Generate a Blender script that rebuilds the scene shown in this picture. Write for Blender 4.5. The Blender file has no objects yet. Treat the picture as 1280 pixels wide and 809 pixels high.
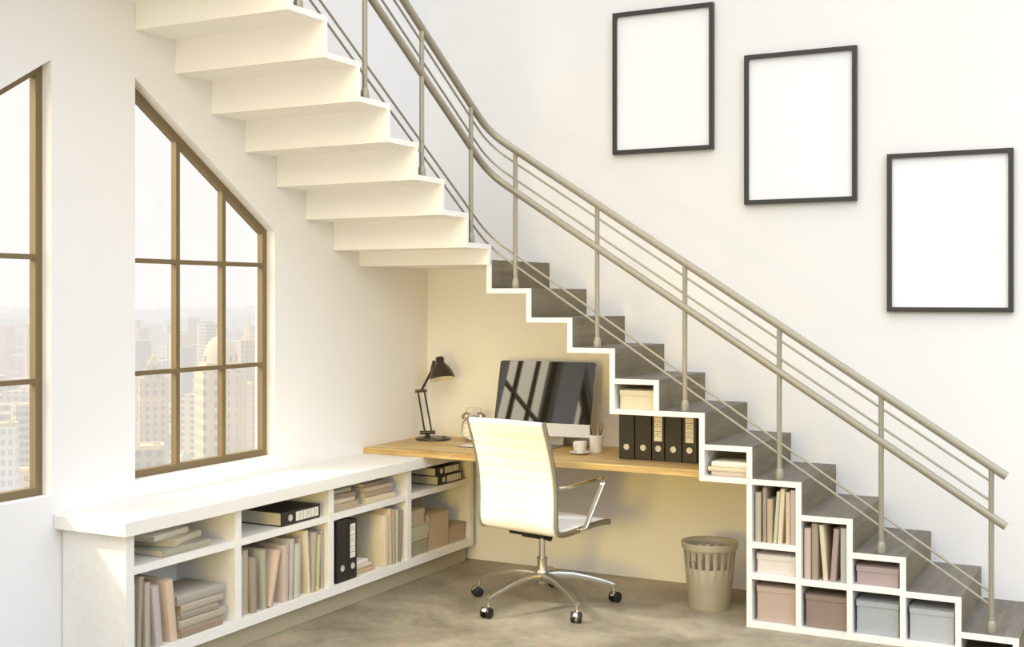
import bpy, bmesh, math, random
from mathutils import Vector, Matrix, Quaternion
random.seed(7)
PI = math.pi
SC = bpy.context.scene
COL = SC.collection

# ------------------------------------------------------------------ helpers
def lin(c):
    if isinstance(c, str):
        c = [int(c[i:i+2], 16)/255 for i in (0, 2, 4)]
        c = [x/12.92 if x <= .04045 else ((x+.055)/1.055)**2.4 for x in c]
    return (c[0], c[1], c[2], 1.0)

def nt(m):
    m.use_nodes = True
    t = m.node_tree
    return t, t.nodes, t.links, t.nodes['Principled BSDF']

def pm(name, col, rough=.5, metal=0.0, scale=25.0, amt=.05, bump=0.0, stretch=(1, 1, 1), spec=None, coat=0):
    """procedural principled material: base colour varied by an object-space noise"""
    m = bpy.data.materials.new(name)
    t, N, L, b = nt(m)
    tc = N.new('ShaderNodeTexCoord'); mp = N.new('ShaderNodeMapping'); mp.inputs['Scale'].default_value = stretch
    no = N.new('ShaderNodeTexNoise'); no.inputs['Scale'].default_value = scale; no.inputs['Detail'].default_value = 4
    L.new(tc.outputs['Object'], mp.inputs['Vector']); L.new(mp.outputs['Vector'], no.inputs['Vector'])
    mx = N.new('ShaderNodeMix'); mx.data_type = 'RGBA'
    c = lin(col)
    mx.inputs[6].default_value = tuple(max(0, x*(1-amt)) for x in c[:3])+(1,)
    mx.inputs[7].default_value = tuple(min(1, x*(1+amt)) for x in c[:3])+(1,)
    L.new(no.outputs['Fac'], mx.inputs[0]); L.new(mx.outputs[2], b.inputs['Base Color'])
    b.inputs['Roughness'].default_value = rough; b.inputs['Metallic'].default_value = metal
    if spec is not None: b.inputs['Specular IOR Level'].default_value = spec
    if coat: b.inputs['Coat Weight'].default_value = coat
    if bump:
        bp = N.new('ShaderNodeBump'); bp.inputs['Strength'].default_value = bump; bp.inputs['Distance'].default_value = .01
        L.new(no.outputs['Fac'], bp.inputs['Height']); L.new(bp.outputs['Normal'], b.inputs['Normal'])
    return m

def wood(name, dark, light, axis='x', rough=.5, scale=6.0, knots=False, spec=.5):
    m = bpy.data.materials.new(name)
    t, N, L, b = nt(m); b.inputs['Specular IOR Level'].default_value = spec
    tc = N.new('ShaderNodeTexCoord'); mp = N.new('ShaderNodeMapping')
    s = {'x': (.12, 1.6, 1.6), 'y': (1.6, .12, 1.6)}[axis]
    mp.inputs['Scale'].default_value = s
    L.new(tc.outputs['Object'], mp.inputs['Vector'])
    no = N.new('ShaderNodeTexNoise'); no.inputs['Scale'].default_value = scale*5; no.inputs['Detail'].default_value = 6; no.inputs['Distortion'].default_value = .6
    n2 = N.new('ShaderNodeTexNoise'); n2.inputs['Scale'].default_value = scale*.8; n2.inputs['Detail'].default_value = 3
    for n in (no, n2): L.new(mp.outputs['Vector'], n.inputs['Vector'])
    ad = N.new('ShaderNodeMath'); ad.operation = 'MULTIPLY_ADD'; ad.inputs[1].default_value = .55
    L.new(no.outputs['Fac'], ad.inputs[0])
    mu = N.new('ShaderNodeMath'); mu.operation = 'MULTIPLY'; mu.inputs[1].default_value = .45
    L.new(n2.outputs['Fac'], mu.inputs[0]); L.new(mu.outputs[0], ad.inputs[2])
    cr = N.new('ShaderNodeValToRGB'); cr.color_ramp.elements[0].position = .33; cr.color_ramp.elements[1].position = .66
    cr.color_ramp.elements[0].color = lin(dark); cr.color_ramp.elements[1].color = lin(light)
    L.new(ad.outputs[0], cr.inputs['Fac'])
    out = cr.outputs['Color']
    if knots:
        vo = N.new('ShaderNodeTexVoronoi'); vo.inputs['Scale'].default_value = 5.5
        mk = N.new('ShaderNodeMapping'); mk.inputs['Scale'].default_value = (.75, 1.2, 1.2)
        L.new(tc.outputs['Object'], mk.inputs['Vector']); L.new(mk.outputs['Vector'], vo.inputs['Vector'])
        k = N.new('ShaderNodeMapRange'); k.inputs['From Min'].default_value = .10; k.inputs['From Max'].default_value = .20
        k.inputs['To Min'].default_value = .75; k.inputs['To Max'].default_value = 0
        L.new(vo.outputs['Distance'], k.inputs['Value'])
        mx = N.new('ShaderNodeMix'); mx.data_type = 'RGBA'; mx.inputs[7].default_value = lin('6b4a22')
        L.new(k.outputs[0], mx.inputs[0]); L.new(out, mx.inputs[6]); out = mx.outputs[2]
    L.new(out, b.inputs['Base Color']); b.inputs['Roughness'].default_value = rough
    bp = N.new('ShaderNodeBump'); bp.inputs['Strength'].default_value = .08; bp.inputs['Distance'].default_value = .005
    L.new(no.outputs['Fac'], bp.inputs['Height']); L.new(bp.outputs['Normal'], b.inputs['Normal'])
    return m

class MB:
    def __init__(self): self.bm = bmesh.new()
    def _mat(self, faces, mi):
        for f in faces: f.material_index = mi
    def box(self, x0, x1, y0, y1, z0, z1, mi=0, bev=0.0, seg=1, M=None):
        vs = [self.bm.verts.new((x, y, z)) for x in (x0, x1) for y in (y0, y1) for z in (z0, z1)]
        q = [(0,1,3,2),(4,6,7,5),(0,4,5,1),(2,3,7,6),(0,2,6,4),(1,5,7,3)]
        fs = [self.bm.faces.new([vs[i] for i in f]) for f in q]
        self._mat(fs, mi)
        if bev:
            es = list({e for f in fs for e in f.edges})
            r = bmesh.ops.bevel(self.bm, geom=es, offset=bev, segments=seg, affect='EDGES', profile=.5)
            self._mat(r['faces'], mi)
            vs = list({v for f in r['faces'] for v in f.verts} | {v for v in vs if v.is_valid})
        if M is not None: bmesh.ops.transform(self.bm, matrix=M, verts=[v for v in vs if v.is_valid])
        return self
    def prism(self, pts, axis, a, b, mi=0, M=None):
        """polygon in the plane across an axis, extruded from a to b along it"""
        def P(p, t):
            return {'x': (t, p[0], p[1]), 'y': (p[0], t, p[1]), 'z': (p[0], p[1], t)}[axis]
        A = [self.bm.verts.new(P(p, a)) for p in pts]; B = [self.bm.verts.new(P(p, b)) for p in pts]
        n = len(pts)
        fs = [self.bm.faces.new(A[::-1]), self.bm.faces.new(B)]
        for i in range(n):
            j = (i+1) % n
            fs.append(self.bm.faces.new((A[i], A[j], B[j], B[i])))
        self._mat(fs, mi)
        if M is not None: bmesh.ops.transform(self.bm, matrix=M, verts=A+B)
        return self
    def quad(self, pts, mi=0):
        f = self.bm.faces.new([self.bm.verts.new(p) for p in pts]); f.material_index = mi
        return self
    def tube(self, path, r, seg=12, mi=0, caps=True):
        path = [Vector(p) for p in path]; n = len(path)
        rs = r if isinstance(r, (list, tuple)) else [r]*n
        T = []
        for i in range(n):
            a = path[max(0, i-1)]; b = path[min(n-1, i+1)]
            T.append((b-a).normalized())
        ref = Vector((0, 0, 1)) if abs(T[0].z) < .9 else Vector((1, 0, 0))
        u = T[0].cross(ref).normalized(); rings = []
        for i in range(n):
            if i:
                q = T[i-1].rotation_difference(T[i]); u = (q @ u).normalized()
            v = T[i].cross(u).normalized()
            rings.append([self.bm.verts.new(path[i]+(u*math.cos(2*PI*k/seg)+v*math.sin(2*PI*k/seg))*rs[i]) for k in range(seg)])
        fs = []
        for i in range(n-1):
            for k in range(seg):
                j = (k+1) % seg
                fs.append(self.bm.faces.new((rings[i][k], rings[i][j], rings[i+1][j], rings[i+1][k])))
        if caps:
            fs.append(self.bm.faces.new(rings[0][::-1])); fs.append(self.bm.faces.new(rings[-1]))
        self._mat(fs, mi)
        return self
    def strap(self, path, w, h, side, mi=0):
        """flat bar swept along a path; w along the fixed side vector, h across it"""
        path = [Vector(p) for p in path]; n = len(path); s = Vector(side).normalized(); rings = []
        for i in range(n):
            t = (path[min(n-1, i+1)]-path[max(0, i-1)]).normalized(); k = t.cross(s).normalized()
            c = .28
            prof = [(-.5, -.5+c), (-.5, .5-c), (-.5+c*h/w, .5), (.5-c*h/w, .5), (.5, .5-c), (.5, -.5+c), (.5-c*h/w, -.5), (-.5+c*h/w, -.5)]
            rings.append([self.bm.verts.new(path[i]+s*(a*w)+k*(b*h)) for a, b in prof])
        m = len(rings[0]); fs = []
        for i in range(n-1):
            for k in range(m):
                j = (k+1) % m
                fs.append(self.bm.faces.new((rings[i][k], rings[i][j], rings[i+1][j], rings[i+1][k])))
        fs.append(self.bm.faces.new(rings[0][::-1])); fs.append(self.bm.faces.new(rings[-1]))
        self._mat(fs, mi)
        return self
    def lathe(self, prof, seg=32, c=(0, 0, 0), mi=0, M=None, skip=None):
        rings = []; allv = []
        for r, z in prof:
            if r <= 1e-6:
                v = self.bm.verts.new((c[0], c[1], c[2]+z)); rings.append([v]); allv.append(v)
            else:
                ring = [self.bm.verts.new((c[0]+r*math.cos(2*PI*k/seg), c[1]+r*math.sin(2*PI*k/seg), c[2]+z)) for k in range(seg)]
                rings.append(ring); allv += ring
        fs = []
        for i in range(len(rings)-1):
            A, B = rings[i], rings[i+1]
            for k in range(seg):
                if skip and skip(i, k): continue
                j = (k+1) % seg
                if len(A) == 1 and len(B) == 1: continue
                if len(A) == 1: fs.append(self.bm.faces.new((A[0], B[j], B[k])))
                elif len(B) == 1: fs.append(self.bm.faces.new((A[k], A[j], B[0])))
                else: fs.append(self.bm.faces.new((A[k], A[j], B[j], B[k])))
        self._mat(fs, mi)
        if M is not None: bmesh.ops.transform(self.bm, matrix=M, verts=allv)
        return self
    def build(self, name, mats, parent=None, loc=None, rot=None, smooth=35):
        bmesh.ops.recalc_face_normals(self.bm, faces=self.bm.faces)
        me = bpy.data.meshes.new(name); self.bm.to_mesh(me); self.bm.free()
        for m in (mats if isinstance(mats, (list, tuple)) else [mats]): me.materials.append(m)
        if smooth:
            for p in me.polygons: p.use_smooth = True
            me.set_sharp_from_angle(angle=math.radians(smooth))
        o = bpy.data.objects.new(name, me); COL.objects.link(o)
        if parent: o.parent = parent
        if loc: o.location = loc
        if rot: o.rotation_euler = rot
        return o

def thing(name, label, cat, loc=(0, 0, 0), rot=(0, 0, 0), group=None):
    o = bpy.data.objects.new(name, None); COL.objects.link(o)
    o.empty_display_size = .1
    o.location = loc; o.rotation_euler = rot
    return tag(o, label, cat, group)
def tag(o, label, cat, group=None, kind=None):
    o['label'] = label; o['category'] = cat
    if group: o['group'] = group
    if kind: o['kind'] = kind
    return o
def struct(o, label=None, cat=None):
    o['kind'] = 'structure'
    if label: o['label'] = label
    if cat: o['category'] = cat
    return o
def crom(pts, n=8):
    """Catmull-Rom through points (tuples of any size)"""
    out = []
    P = [Vector(p) for p in pts]
    for i in range(len(P)-1):
        a = P[max(0, i-1)]; b = P[i]; c = P[i+1]; d = P[min(len(P)-1, i+2)]
        for k in range(n):
            t = k/n
            out.append(.5*((2*b)+(c-a)*t+(2*a-5*b+4*c-d)*t*t+(3*b-a-3*c+d)*t**3))
    out.append(P[-1].copy())
    return out
def fillet(pts, rad, n=8):
    """round the inner corners of a polyline"""
    P = [Vector(p) for p in pts]; out = [P[0]]
    for i in range(1, len(P)-1):
        a, b, c = P[i-1], P[i], P[i+1]
        d1 = (a-b); d2 = (c-b); r = min(rad, d1.length*.49, d2.length*.49)
        p = b+d1.normalized()*r; q = b+d2.normalized()*r
        for k in range(n+1):
            t = k/n
            out.append(p*(1-t)**2+b*2*t*(1-t)+q*t*t)
    out.append(P[-1])
    return out

# ------------------------------------------------------------------ materials
M = {}
M['wall'] = pm('wall_paint', 'f3f1ee', .75, scale=3, amt=.012)
M['white'] = pm('white_lacquer', 'f4f2ee', .45, scale=8, amt=.012)
M['soffit'] = pm('white_stair_paint', 'f3f0ea', .6, scale=4, amt=.012)
M['ash'] = wood('white_washed_wood', 'ebe8e1', 'f3f1ec', 'y', .55, 5)
M['plinth'] = pm('grey_plinth', 'b3a98f', .6, scale=6, amt=.05)
M['tread'] = wood('grey_oak', '69645c', '867f75', 'y', .65, 5, spec=.22)
M['riser'] = wood('grey_oak_riser', '6a604c', '897c63', 'y', .6, 5, spec=.3)
M['pine'] = wood('pine', 'ad8548', 'e8cd92', 'x', .45, 5, knots=True)
M['rail'] = pm('satin_nickel', 'a29b8b', .38, .25, scale=40, amt=.03)
M['frame_dark'] = pm('charcoal_frame', '3b3836', .45, scale=40, amt=.06)
M['paper'] = pm('paper', 'f4f2ee', .8, scale=60, amt=.015)
M['sheet'] = pm('blank_sheet', 'fbfbfb', .7, scale=5, amt=.004)
M['bronze'] = pm('bronze_window_frame', '7b6a4a', .45, .15, scale=12, amt=.06)
M['black'] = pm('black_card', '282522', .5, scale=40, amt=.1)
M['pages'] = pm('book_pages', 'd9cfb8', .8, scale=200, amt=.08, stretch=(1, 1, 1))
M['pages_y'] = pm('yellow_book_pages', 'd8c07c', .8, scale=200, amt=.08)
M['pages_g'] = pm('binder_pages', 'cfc9ae', .8, scale=200, amt=.06)
M['label'] = pm('label_paper', 'e9e5d8', .7, scale=30, amt=.02)
M['ink'] = pm('label_ink', '6a655b', .7, scale=30, amt=.05)
M['chrome'] = pm('chrome', 'd9d3c6', .16, 1.0, scale=30, amt=.03)
M['alu'] = pm('brushed_aluminium', 'b9b2a2', .3, .9, scale=60, amt=.04)
M['leather'] = pm('white_leather', 'f4f3f0', .42, scale=150, amt=.012, bump=.04)
M['plastic_black'] = pm('black_plastic', '1c1a18', .4, scale=40, amt=.1)
M['lamp'] = pm('dark_brown_enamel', '3c352b', .28, .2, scale=30, amt=.06)
M['lamp_in'] = pm('white_enamel', 'f2ecdc', .4, scale=30, amt=.02)
M['screen'] = pm('glossy_dark_screen', '15130f', .03, scale=8, amt=.05, spec=1.0, coat=.6)
M['silver'] = pm('silver_aluminium', 'd6d4d2', .35, .35, scale=60, amt=.02)
M['china'] = pm('white_china', 'f4f1ea', .2, scale=20, amt=.01)
M['bin'] = pm('taupe_plastic', 'a79f8d', .5, scale=25, amt=.03)
M['pencil'] = pm('pencil_wood', '9a7446', .6, scale=60, amt=.12)
M['pencil_dark'] = pm('dark_pencil', '4b4032', .6, scale=60, amt=.12)
COLS = {'greige': 'b3a997', 'grey': 'a9a397', 'green grey': 'a9a691', 'tan': 'b8a58a', 'peach': 'd3bba1', 'pink': 'c4b3a6', 'lilac grey': 'bdb3ac',
        'cream': 'd8ccb0', 'blue grey': 'b3b6b1', 'brown': '9b8670', 'yellow green': 'c6bd92', 'mauve': 'a9948c', 'white': 'ebe6da', 'taupe': '9c9181', 'pale green': 'c2c3ae'}
for k, v in COLS.items(): M['c_'+k] = pm('cover_'+k.replace(' ', '_'), v, .6, scale=50, amt=.05)
BOXC = {'white': 'd9d2cb', 'blush': 'b9a59a', 'brown': '8f7d72', 'pink': 'ae9c98', 'blue': 'a9aeb0', 'grey': 'b6b8b9', 'beige': 'cfc7ae', 'green': 'b9b593', 'olive': '9f997d', 'peach': 'bda78a', 'dusty': 'b39d85'}
for k, v in BOXC.items(): M['b_'+k] = pm('card_'+k, v, .65, scale=18, amt=.03)

# glass: thin clear pane with a light reflection
def glass_mat():
    m = bpy.data.materials.new('window_glass'); t, N, L, b = nt(m); N.remove(b)
    out = N['Material Output']
    tr = N.new('ShaderNodeBsdfTransparent'); gl = N.new('ShaderNodeBsdfGlossy'); gl.inputs['Roughness'].default_value = .02
    lw = N.new('ShaderNodeLayerWeight'); lw.inputs['Blend'].default_value = .5
    p5 = N.new('ShaderNodeMath'); p5.operation = 'POWER'; p5.inputs[1].default_value = 4.5; L.new(lw.outputs['Facing'], p5.inputs[0])
    fr = N.new('ShaderNodeMath'); fr.operation = 'MULTIPLY_ADD'; fr.inputs[1].default_value = .5; fr.inputs[2].default_value = .012; L.new(p5.outputs[0], fr.inputs[0])
    no = N.new('ShaderNodeTexNoise'); no.inputs['Scale'].default_value = 2
    mr = N.new('ShaderNodeMapRange'); mr.inputs['To Min'].default_value = .97; mr.inputs['To Max'].default_value = 1.0
    L.new(no.outputs['Fac'], mr.inputs['Value'])
    cb = N.new('ShaderNodeCombineColor')
    for i in range(3): L.new(mr.outputs[0], cb.inputs[i])
    L.new(cb.outputs[0], tr.inputs['Color'])
    mx = N.new('ShaderNodeMixShader'); L.new(fr.outputs[0], mx.inputs[0]); L.new(tr.outputs[0], mx.inputs[1]); L.new(gl.outputs[0], mx.inputs[2])
    L.new(mx.outputs[0], out.inputs['Surface'])
    return m
M['glass'] = glass_mat()

def concrete():
    m = bpy.data.materials.new('concrete_floor'); t, N, L, b = nt(m)
    tc = N.new('ShaderNodeTexCoord')
    n1 = N.new('ShaderNodeTexNoise'); n1.inputs['Scale'].default_value = 2.2; n1.inputs['Detail'].default_value = 8; n1.inputs['Roughness'].default_value = .62; n1.inputs['Distortion'].default_value = .5
    n2 = N.new('ShaderNodeTexNoise'); n2.inputs['Scale'].default_value = 26; n2.inputs['Detail'].default_value = 6
    for n in (n1, n2): L.new(tc.outputs['Object'], n.inputs['Vector'])
    cr = N.new('ShaderNodeValToRGB'); e = cr.color_ramp.elements
    e[0].position = .34; e[0].color = lin('7a6f58'); e[1].position = .68; e[1].color = lin('b3a584')
    L.new(n1.outputs['Fac'], cr.inputs['Fac'])
    mx = N.new('ShaderNodeMix'); mx.data_type = 'RGBA'; mx.blend_type = 'OVERLAY'; mx.inputs[0].default_value = .35
    L.new(cr.outputs['Color'], mx.inputs[6]); L.new(n2.outputs['Color'], mx.inputs[7])
    hs = N.new('ShaderNodeHueSaturation'); hs.inputs['Saturation'].default_value = .75
    L.new(mx.outputs[2], hs.inputs['Color'])
    L.new(hs.outputs['Color'], b.inputs['Base Color'])
    rr = N.new('ShaderNodeMapRange'); rr.inputs['To Min'].default_value = .35; rr.inputs['To Max'].default_value = .6
    L.new(n1.outputs['Fac'], rr.inputs['Value']); L.new(rr.outputs[0], b.inputs['Roughness'])
    return m
M['floor'] = concrete()

# ------------------------------------------------------------------ room
WH = 9.5                                   # stairwell height, unseen top raised to stop sun coming over the wall
Y0W, X1W = -7.6, 6.2
mb = MB(); mb.box(-.128, X1W, Y0W, .12, -.1, 0)
struct(mb.build('floor', M['floor'], smooth=0), 'mottled beige-grey polished concrete floor', 'floor')
mb = MB(); mb.box(-.128, X1W, 0, .12, 0, WH)
struct(mb.build('wall_back', M['wall'], smooth=0), 'white wall behind the desk and the lower stair flight', 'wall')

WT = .128
SILL, LOW, PEAK = .785, 1.946, 2.578
W2 = (-2.474, -1.498)                      # opening of window 2, peak on its left
W1 = (-3.917, -2.941)                      # mirrored window 1, peak on its right
mb = MB(); bm = mb.bm
cols = [(Y0W, W1[0], None), (W1[0], W1[1], (LOW, PEAK)), (W1[1], W2[0], None), (W2[0], W2[1], (PEAK, LOW)), (W2[1], 0, None)]
for x in (0, -WT):
    for a, b, tops in cols:
        if tops is None: mb.quad([(x, a, 0), (x, b, 0), (x, b, WH), (x, a, WH)])
        else:
            mb.quad([(x, a, 0), (x, b, 0), (x, b, SILL), (x, a, SILL)])
            mb.quad([(x, a, tops[0]), (x, b, tops[1]), (x, b, WH), (x, a, WH)])
for (a, b), tops in ((W1, (LOW, PEAK)), (W2, (PEAK, LOW))):
    loop = [(a, SILL), (b, SILL), (b, tops[1]), (a, tops[0])]
    for i in range(4):
        p, q = loop[i], loop[(i+1) % 4]
        mb.quad([(0, *p), (0, *q), (-WT, *q), (-WT, *p)])
mb.quad([(0, Y0W, 0), (0, Y0W, WH), (-WT, Y0W, WH), (-WT, Y0W, 0)])
mb.quad([(0, Y0W, WH), (0, 0, WH), (-WT, 0, WH), (-WT, Y0W, WH)])
mb.quad([(0, 0, 0), (0, 0, WH), (-WT, 0, WH), (-WT, 0, 0)])
bmesh.ops.remove_doubles(bm, verts=bm.verts, dist=1e-5)
struct(mb.build('wall_left', M['wall'], smooth=0), 'white wall with two slant-topped windows', 'wall')

def window(name, a, b, za, zb, label):
    """frame bar profile between depth xi (inner) and xo (outer)"""
    root = bpy.data.objects.new(name, None); COL.objects.link(root); struct(root, label, 'window')
    xi, xo = -.052, -.088
    fw = .034
    slope = (zb-za)/(b-a); k = fw*math.sqrt(1+slope*slope)
    top = lambda y: za+(y-a)*slope
    m = MB()
    outer = [(a, SILL), (b, SILL), (b, zb), (a, za)]
    inner = [(a+fw, SILL+fw), (b-fw, SILL+fw), (b-fw, top(b-fw)-k), (a+fw, top(a+fw)-k)]
    for i in range(4):
        j = (i+1) % 4
        m.prism([outer[i], outer[j], inner[j], inner[i]], 'x', xo, xi)
    m.build('window_frame', M['bronze'], root, smooth=0)
    w = .013
    for t in (1/3, 2/3):
        y = a+(b-a)*t + (.004 if t < .5 else 0)
        m = MB(); m.prism([(y-w, SILL+fw), (y+w, SILL+fw), (y+w, top(y+w)-k+.004), (y-w, top(y-w)-k+.004)], 'x', xo+.002, xi-.003)
        m.build('mullion', M['bronze'], root, smooth=0)
    for z in (1.256, 1.767):
        m = MB(); m.box(xo+.004, xi-.001, a+fw-.002, b-fw+.002, z-.0105, z+.0105); m.build('glazing_bar', M['bronze'], root, smooth=0)
    m = MB(); m.prism([(a+.01, SILL+.01), (b-.01, SILL+.01), (b-.01, top(b-.01)-.02), (a+.01, top(a+.01)-.02)], 'x', -.081, -.077)
    m.build('glass_pane', M['glass'], root, smooth=0)
window('window_1', W1[0], W1[1], LOW, PEAK, 'bronze-framed slant-topped window at the left edge, rising to the right')
window('window_2', W2[0], W2[1], PEAK, LOW, 'bronze-framed slant-topped window over the low bookcase, falling to the right')

# ------------------------------------------------------------------ staircase
SX0, RUN, T0, RISE, SW = .8462, .2402, 1.8038, .155, .7254
X = lambda k: SX0+k*RUN
T = lambda k: T0-k*RISE
PT = .026                                  # plate thickness of the zigzag
stairs = thing('staircase', 'white zigzag staircase with grey oak treads, turning along both walls', 'staircase')
def lower_profile(d):
    top = [(X(0)-d, T(0)-d)]
    for k in range(12):
        zb = T(k+1) if k < 11 else 0
        top.append((X(k)-d, max(zb-(d if k < 11 else 0), 0)))
        if k < 11: top.append((X(k+1)-d, T(k+1)-d))
    bot = [(X(11)-PT, 0)]
    for k in range(11, 0, -1):
        bot.append((X(k)-PT, T(k)-PT)); bot.append((X(k-1)-PT, T(k)-PT))
    bot.append((X(0)-PT, T(0)-d))
    return top+bot
m = MB(); m.prism(lower_profile(0), 'y', -SW, -SW+.012)
m.build('stringer', M['white'], stairs, smooth=0)
m = MB(); m.prism(lower_profile(.005), 'y', -SW+.012, -.001)
m.build('stair_flight', M['white'], stairs, smooth=0)
for k in range(12):
    zb = T(k+1) if k < 11 else .001
    m = MB(); m.box(X(k)-.005, X(k), -SW+.012, -.001, zb, T(k)-.005); m.build('riser', M['riser'], stairs, smooth=0)
    if k < 11:
        m = MB(); m.box(X(k)-.004, X(k+1), -SW+.012, -.001, T(k+1)-.005, T(k+1)); m.build('tread', M['tread'], stairs, smooth=0)
# corner landing
m = MB(); m.box(.001, X(0)-PT, -SW-.006, -.001, T(0)-PT, T(0)-.005); m.build('landing', M['soffit'], stairs, smooth=0)
m = MB(); m.box(.001, X(0), -SW+.012, -.001, T(0)-.005, T(0)); m.build('tread', M['tread'], stairs, smooth=0)
# upper flight: towards the camera along the left wall
UY, URUN, UZ = -.745, .2466, 1.861
UYn = lambda n: UY-URUN*n
NU = 12
under = [(UY, T(0)-PT)]
for n in range(NU):
    under.append((UYn(n), UZ+RISE*n)); under.append((UYn(n+1), UZ+RISE*n))
zt = lambda n: UZ+PT+RISE*n
over = [(UYn(NU), zt(NU-1)-.005)]
for n in range(NU-1, -1, -1):
    over.append((UYn(n)+PT-.005, zt(n)-.005))
    over.append((UYn(n)+PT-.005, (zt(n-1)-.005) if n else T(0)-PT))
pts = under+over
m = MB(); m.prism(pts, 'x', .001, SX0-.012); m.build('stair_flight', M['soffit'], stairs, smooth=0)
over2 = [(UYn(NU), zt(NU-1))]
for n in range(NU-1, -1, -1):
    over2.append((UYn(n)+PT, zt(n))); over2.append((UYn(n)+PT, zt(n-1) if n else T(0)-PT))
m = MB(); m.prism(under+over2, 'x', SX0-.012, SX0); m.build('stringer', M['soffit'], stairs, smooth=0)
for n in range(NU):
    m = MB(); m.box(.001, SX0-.012, UYn(n+1)+PT-.004, UYn(n)+PT, zt(n)-.005, zt(n)); m.build('tread', M['tread'], stairs, smooth=0)
    m = MB(); m.box(.001, SX0-.012, UYn(n)+PT-.005, UYn(n)+PT, (zt(n-1) if n else T(0)), zt(n)-.005); m.build('riser', M['riser'], stairs, smooth=0)
m = MB(); m.box(.001, SX0, UYn(NU)-1.2, UYn(NU), zt(NU-1)-.12, zt(NU-1)); m.build('landing', M['soffit'], stairs, smooth=0)
# two hanging cubbies
def cubby(k):
    m = MB()
    m.box(X(k-1)-PT, X(k-1), -SW, -.001, T(k+1)-PT, T(k)-PT)
    m.box(X(k-1), X(k)-PT, -SW, -.001, T(k+1)-PT, T(k+1))
    m.box(X(k-1), X(k)-PT, -.021, -.001, T(k+1), T(k)-PT)
    m.build('cubby', M['white'], stairs, smooth=0)
cubby(4); cubby(6)

# storage unit under the lowest steps
unit = thing('storage_unit', 'white stepped cubbyhole unit built under the lowest stairs', 'shelf unit', (X(6)-PT, -SW, 0))
def ub(name, x0, x1, z0, z1, y0=-SW, y1=-.022):
    m = MB(); ox, oy = X(6)-PT, -SW
    m.box(x0-ox, x1-ox, y0-oy, y1-oy, z0, z1, bev=.0008); m.build(name, M['white'], unit, smooth=0)
for k in (6, 7, 8, 9, 10):
    ub('side_panel' if k in (6, 10) else 'divider', X(k)-PT, X(k), 0 if k in (6, 10) else .03, T(k+1)-PT-.0005)
ub('bottom_board', X(6), X(10)-PT, 0, .03)
ub('shelf', X(6), X(7)-PT, .386, .413); ub('shelf', X(6), X(7)-PT, .235, .262)
ub('shelf', X(7), X(8)-PT, .230, .258); ub('shelf', X(8), X(9)-PT, .233, .260)
m = MB()
for k in (6, 7, 8, 9): m.box(X(k)-.002-X(6)+PT, X(k+1)-.002-X(6)+PT, SW-.022, SW-.004, .001, T(k+1)-PT-.001)
m.build('back_panel', M['white'], unit, smooth=0)

# ------------------------------------------------------------------ railing
rail = thing('stair_railing', 'satin metal railing with round posts following both stair flights', 'railing')
RX, RY = .803, -.668
USL = RISE/URUN
def railpath(h, xe, ye=-3.6, rad=.14):
    zl = lambda x: T0+h-RISE*((x-SX0)/RUN+.5)
    zc = zl(RX); zu = zc+USL*(RY-ye)
    return fillet([(xe, RY, zl(xe)), (RX, RY, zc), (RX, ye, zu)], rad, 14)
for name, h, r, xe in (('handrail', .745, .0195, 3.432), ('lower_handrail', .520, .0185, 3.43)):
    m = MB(); m.tube(railpath(h, xe), r, 18); m.build(name, M['rail'], rail)
for h in (.676, .588, .180, .122):
    m = MB(); m.tube(railpath(h, 3.368), .0058, 8); m.build('rod', M['rail'], rail)
base_prof = [(0, 0), (.0195, 0), (.0200, .004), (.0195, .036), (.0165, .047), (.0128, .055), (0, .055)]
def post(x, y, z, ztop):
    m = MB(); m.tube([(x, y, z+.05), (x, y, ztop)], .0122, 14); p = m.build('post', M['rail'], rail)
    m = MB(); m.lathe(base_prof, 18, (x, y, z)); m.build('post_base', M['rail'], p)
for k in (1, 3, 5, 7, 9, 11):
    post(X(k-.5), RY, T(k), T(k)+.742)
for n in range(0, 11, 2):
    y = UY-URUN*n-.12
    post(RX, y, zt(n), zt(n)+.742)

# ------------------------------------------------------------------ picture frames
def picture(x0, x1, z0, z1, label):
    w, h = x1-x0, z1-z0
    t = thing('picture_frame', label, 'picture frame', (x0+w/2, -.001, z0), group='blank framed posters on the back wall')
    m = MB(); f = .023; y0, y1 = -.03, 0
    o = [(-w/2, 0), (w/2, 0), (w/2, h), (-w/2, h)]; i = [(-w/2+f, f), (w/2-f, f), (w/2-f, h-f), (-w/2+f, h-f)]
    for a in range(4):
        b = (a+1) % 4
        m.prism([o[a], o[b], i[b], i[a]], 'y', y0, y1)
    m.build('frame', M['frame_dark'], t, smooth=0)
    m = MB(); m.box(-w/2+f-.002, w/2-f+.002, -.012, -.002, f-.002, h-f+.002); m.build('blank_sheet', M['sheet'], t, smooth=0)
picture(1.262, 1.862, 2.420, 3.231, 'thin black picture frame with blank sheet, highest and leftmost of three')
picture(2.038, 2.640, 2.106, 2.918, 'thin black picture frame with blank sheet, middle of three')
picture(2.794, 3.400, 1.527, 2.339, 'thin black picture frame with blank sheet, lowest and rightmost of three')

# ------------------------------------------------------------------ desk top
m = MB(); m.box(0, 2.018, 0, .70, 0, .0205, bev=.0012); m.box(0, 2.018, .001, .70, .0218, .034, bev=.0012); m.box(.002, 2.016, .004, .698, .020, .0225)
desk = m.build('desktop', M['pine'], loc=(.002, -.702, .7065), smooth=0)
tag(desk, 'long knotty pine desktop fixed between bookcase and stairs', 'desk')
DZ = .7405

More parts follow.
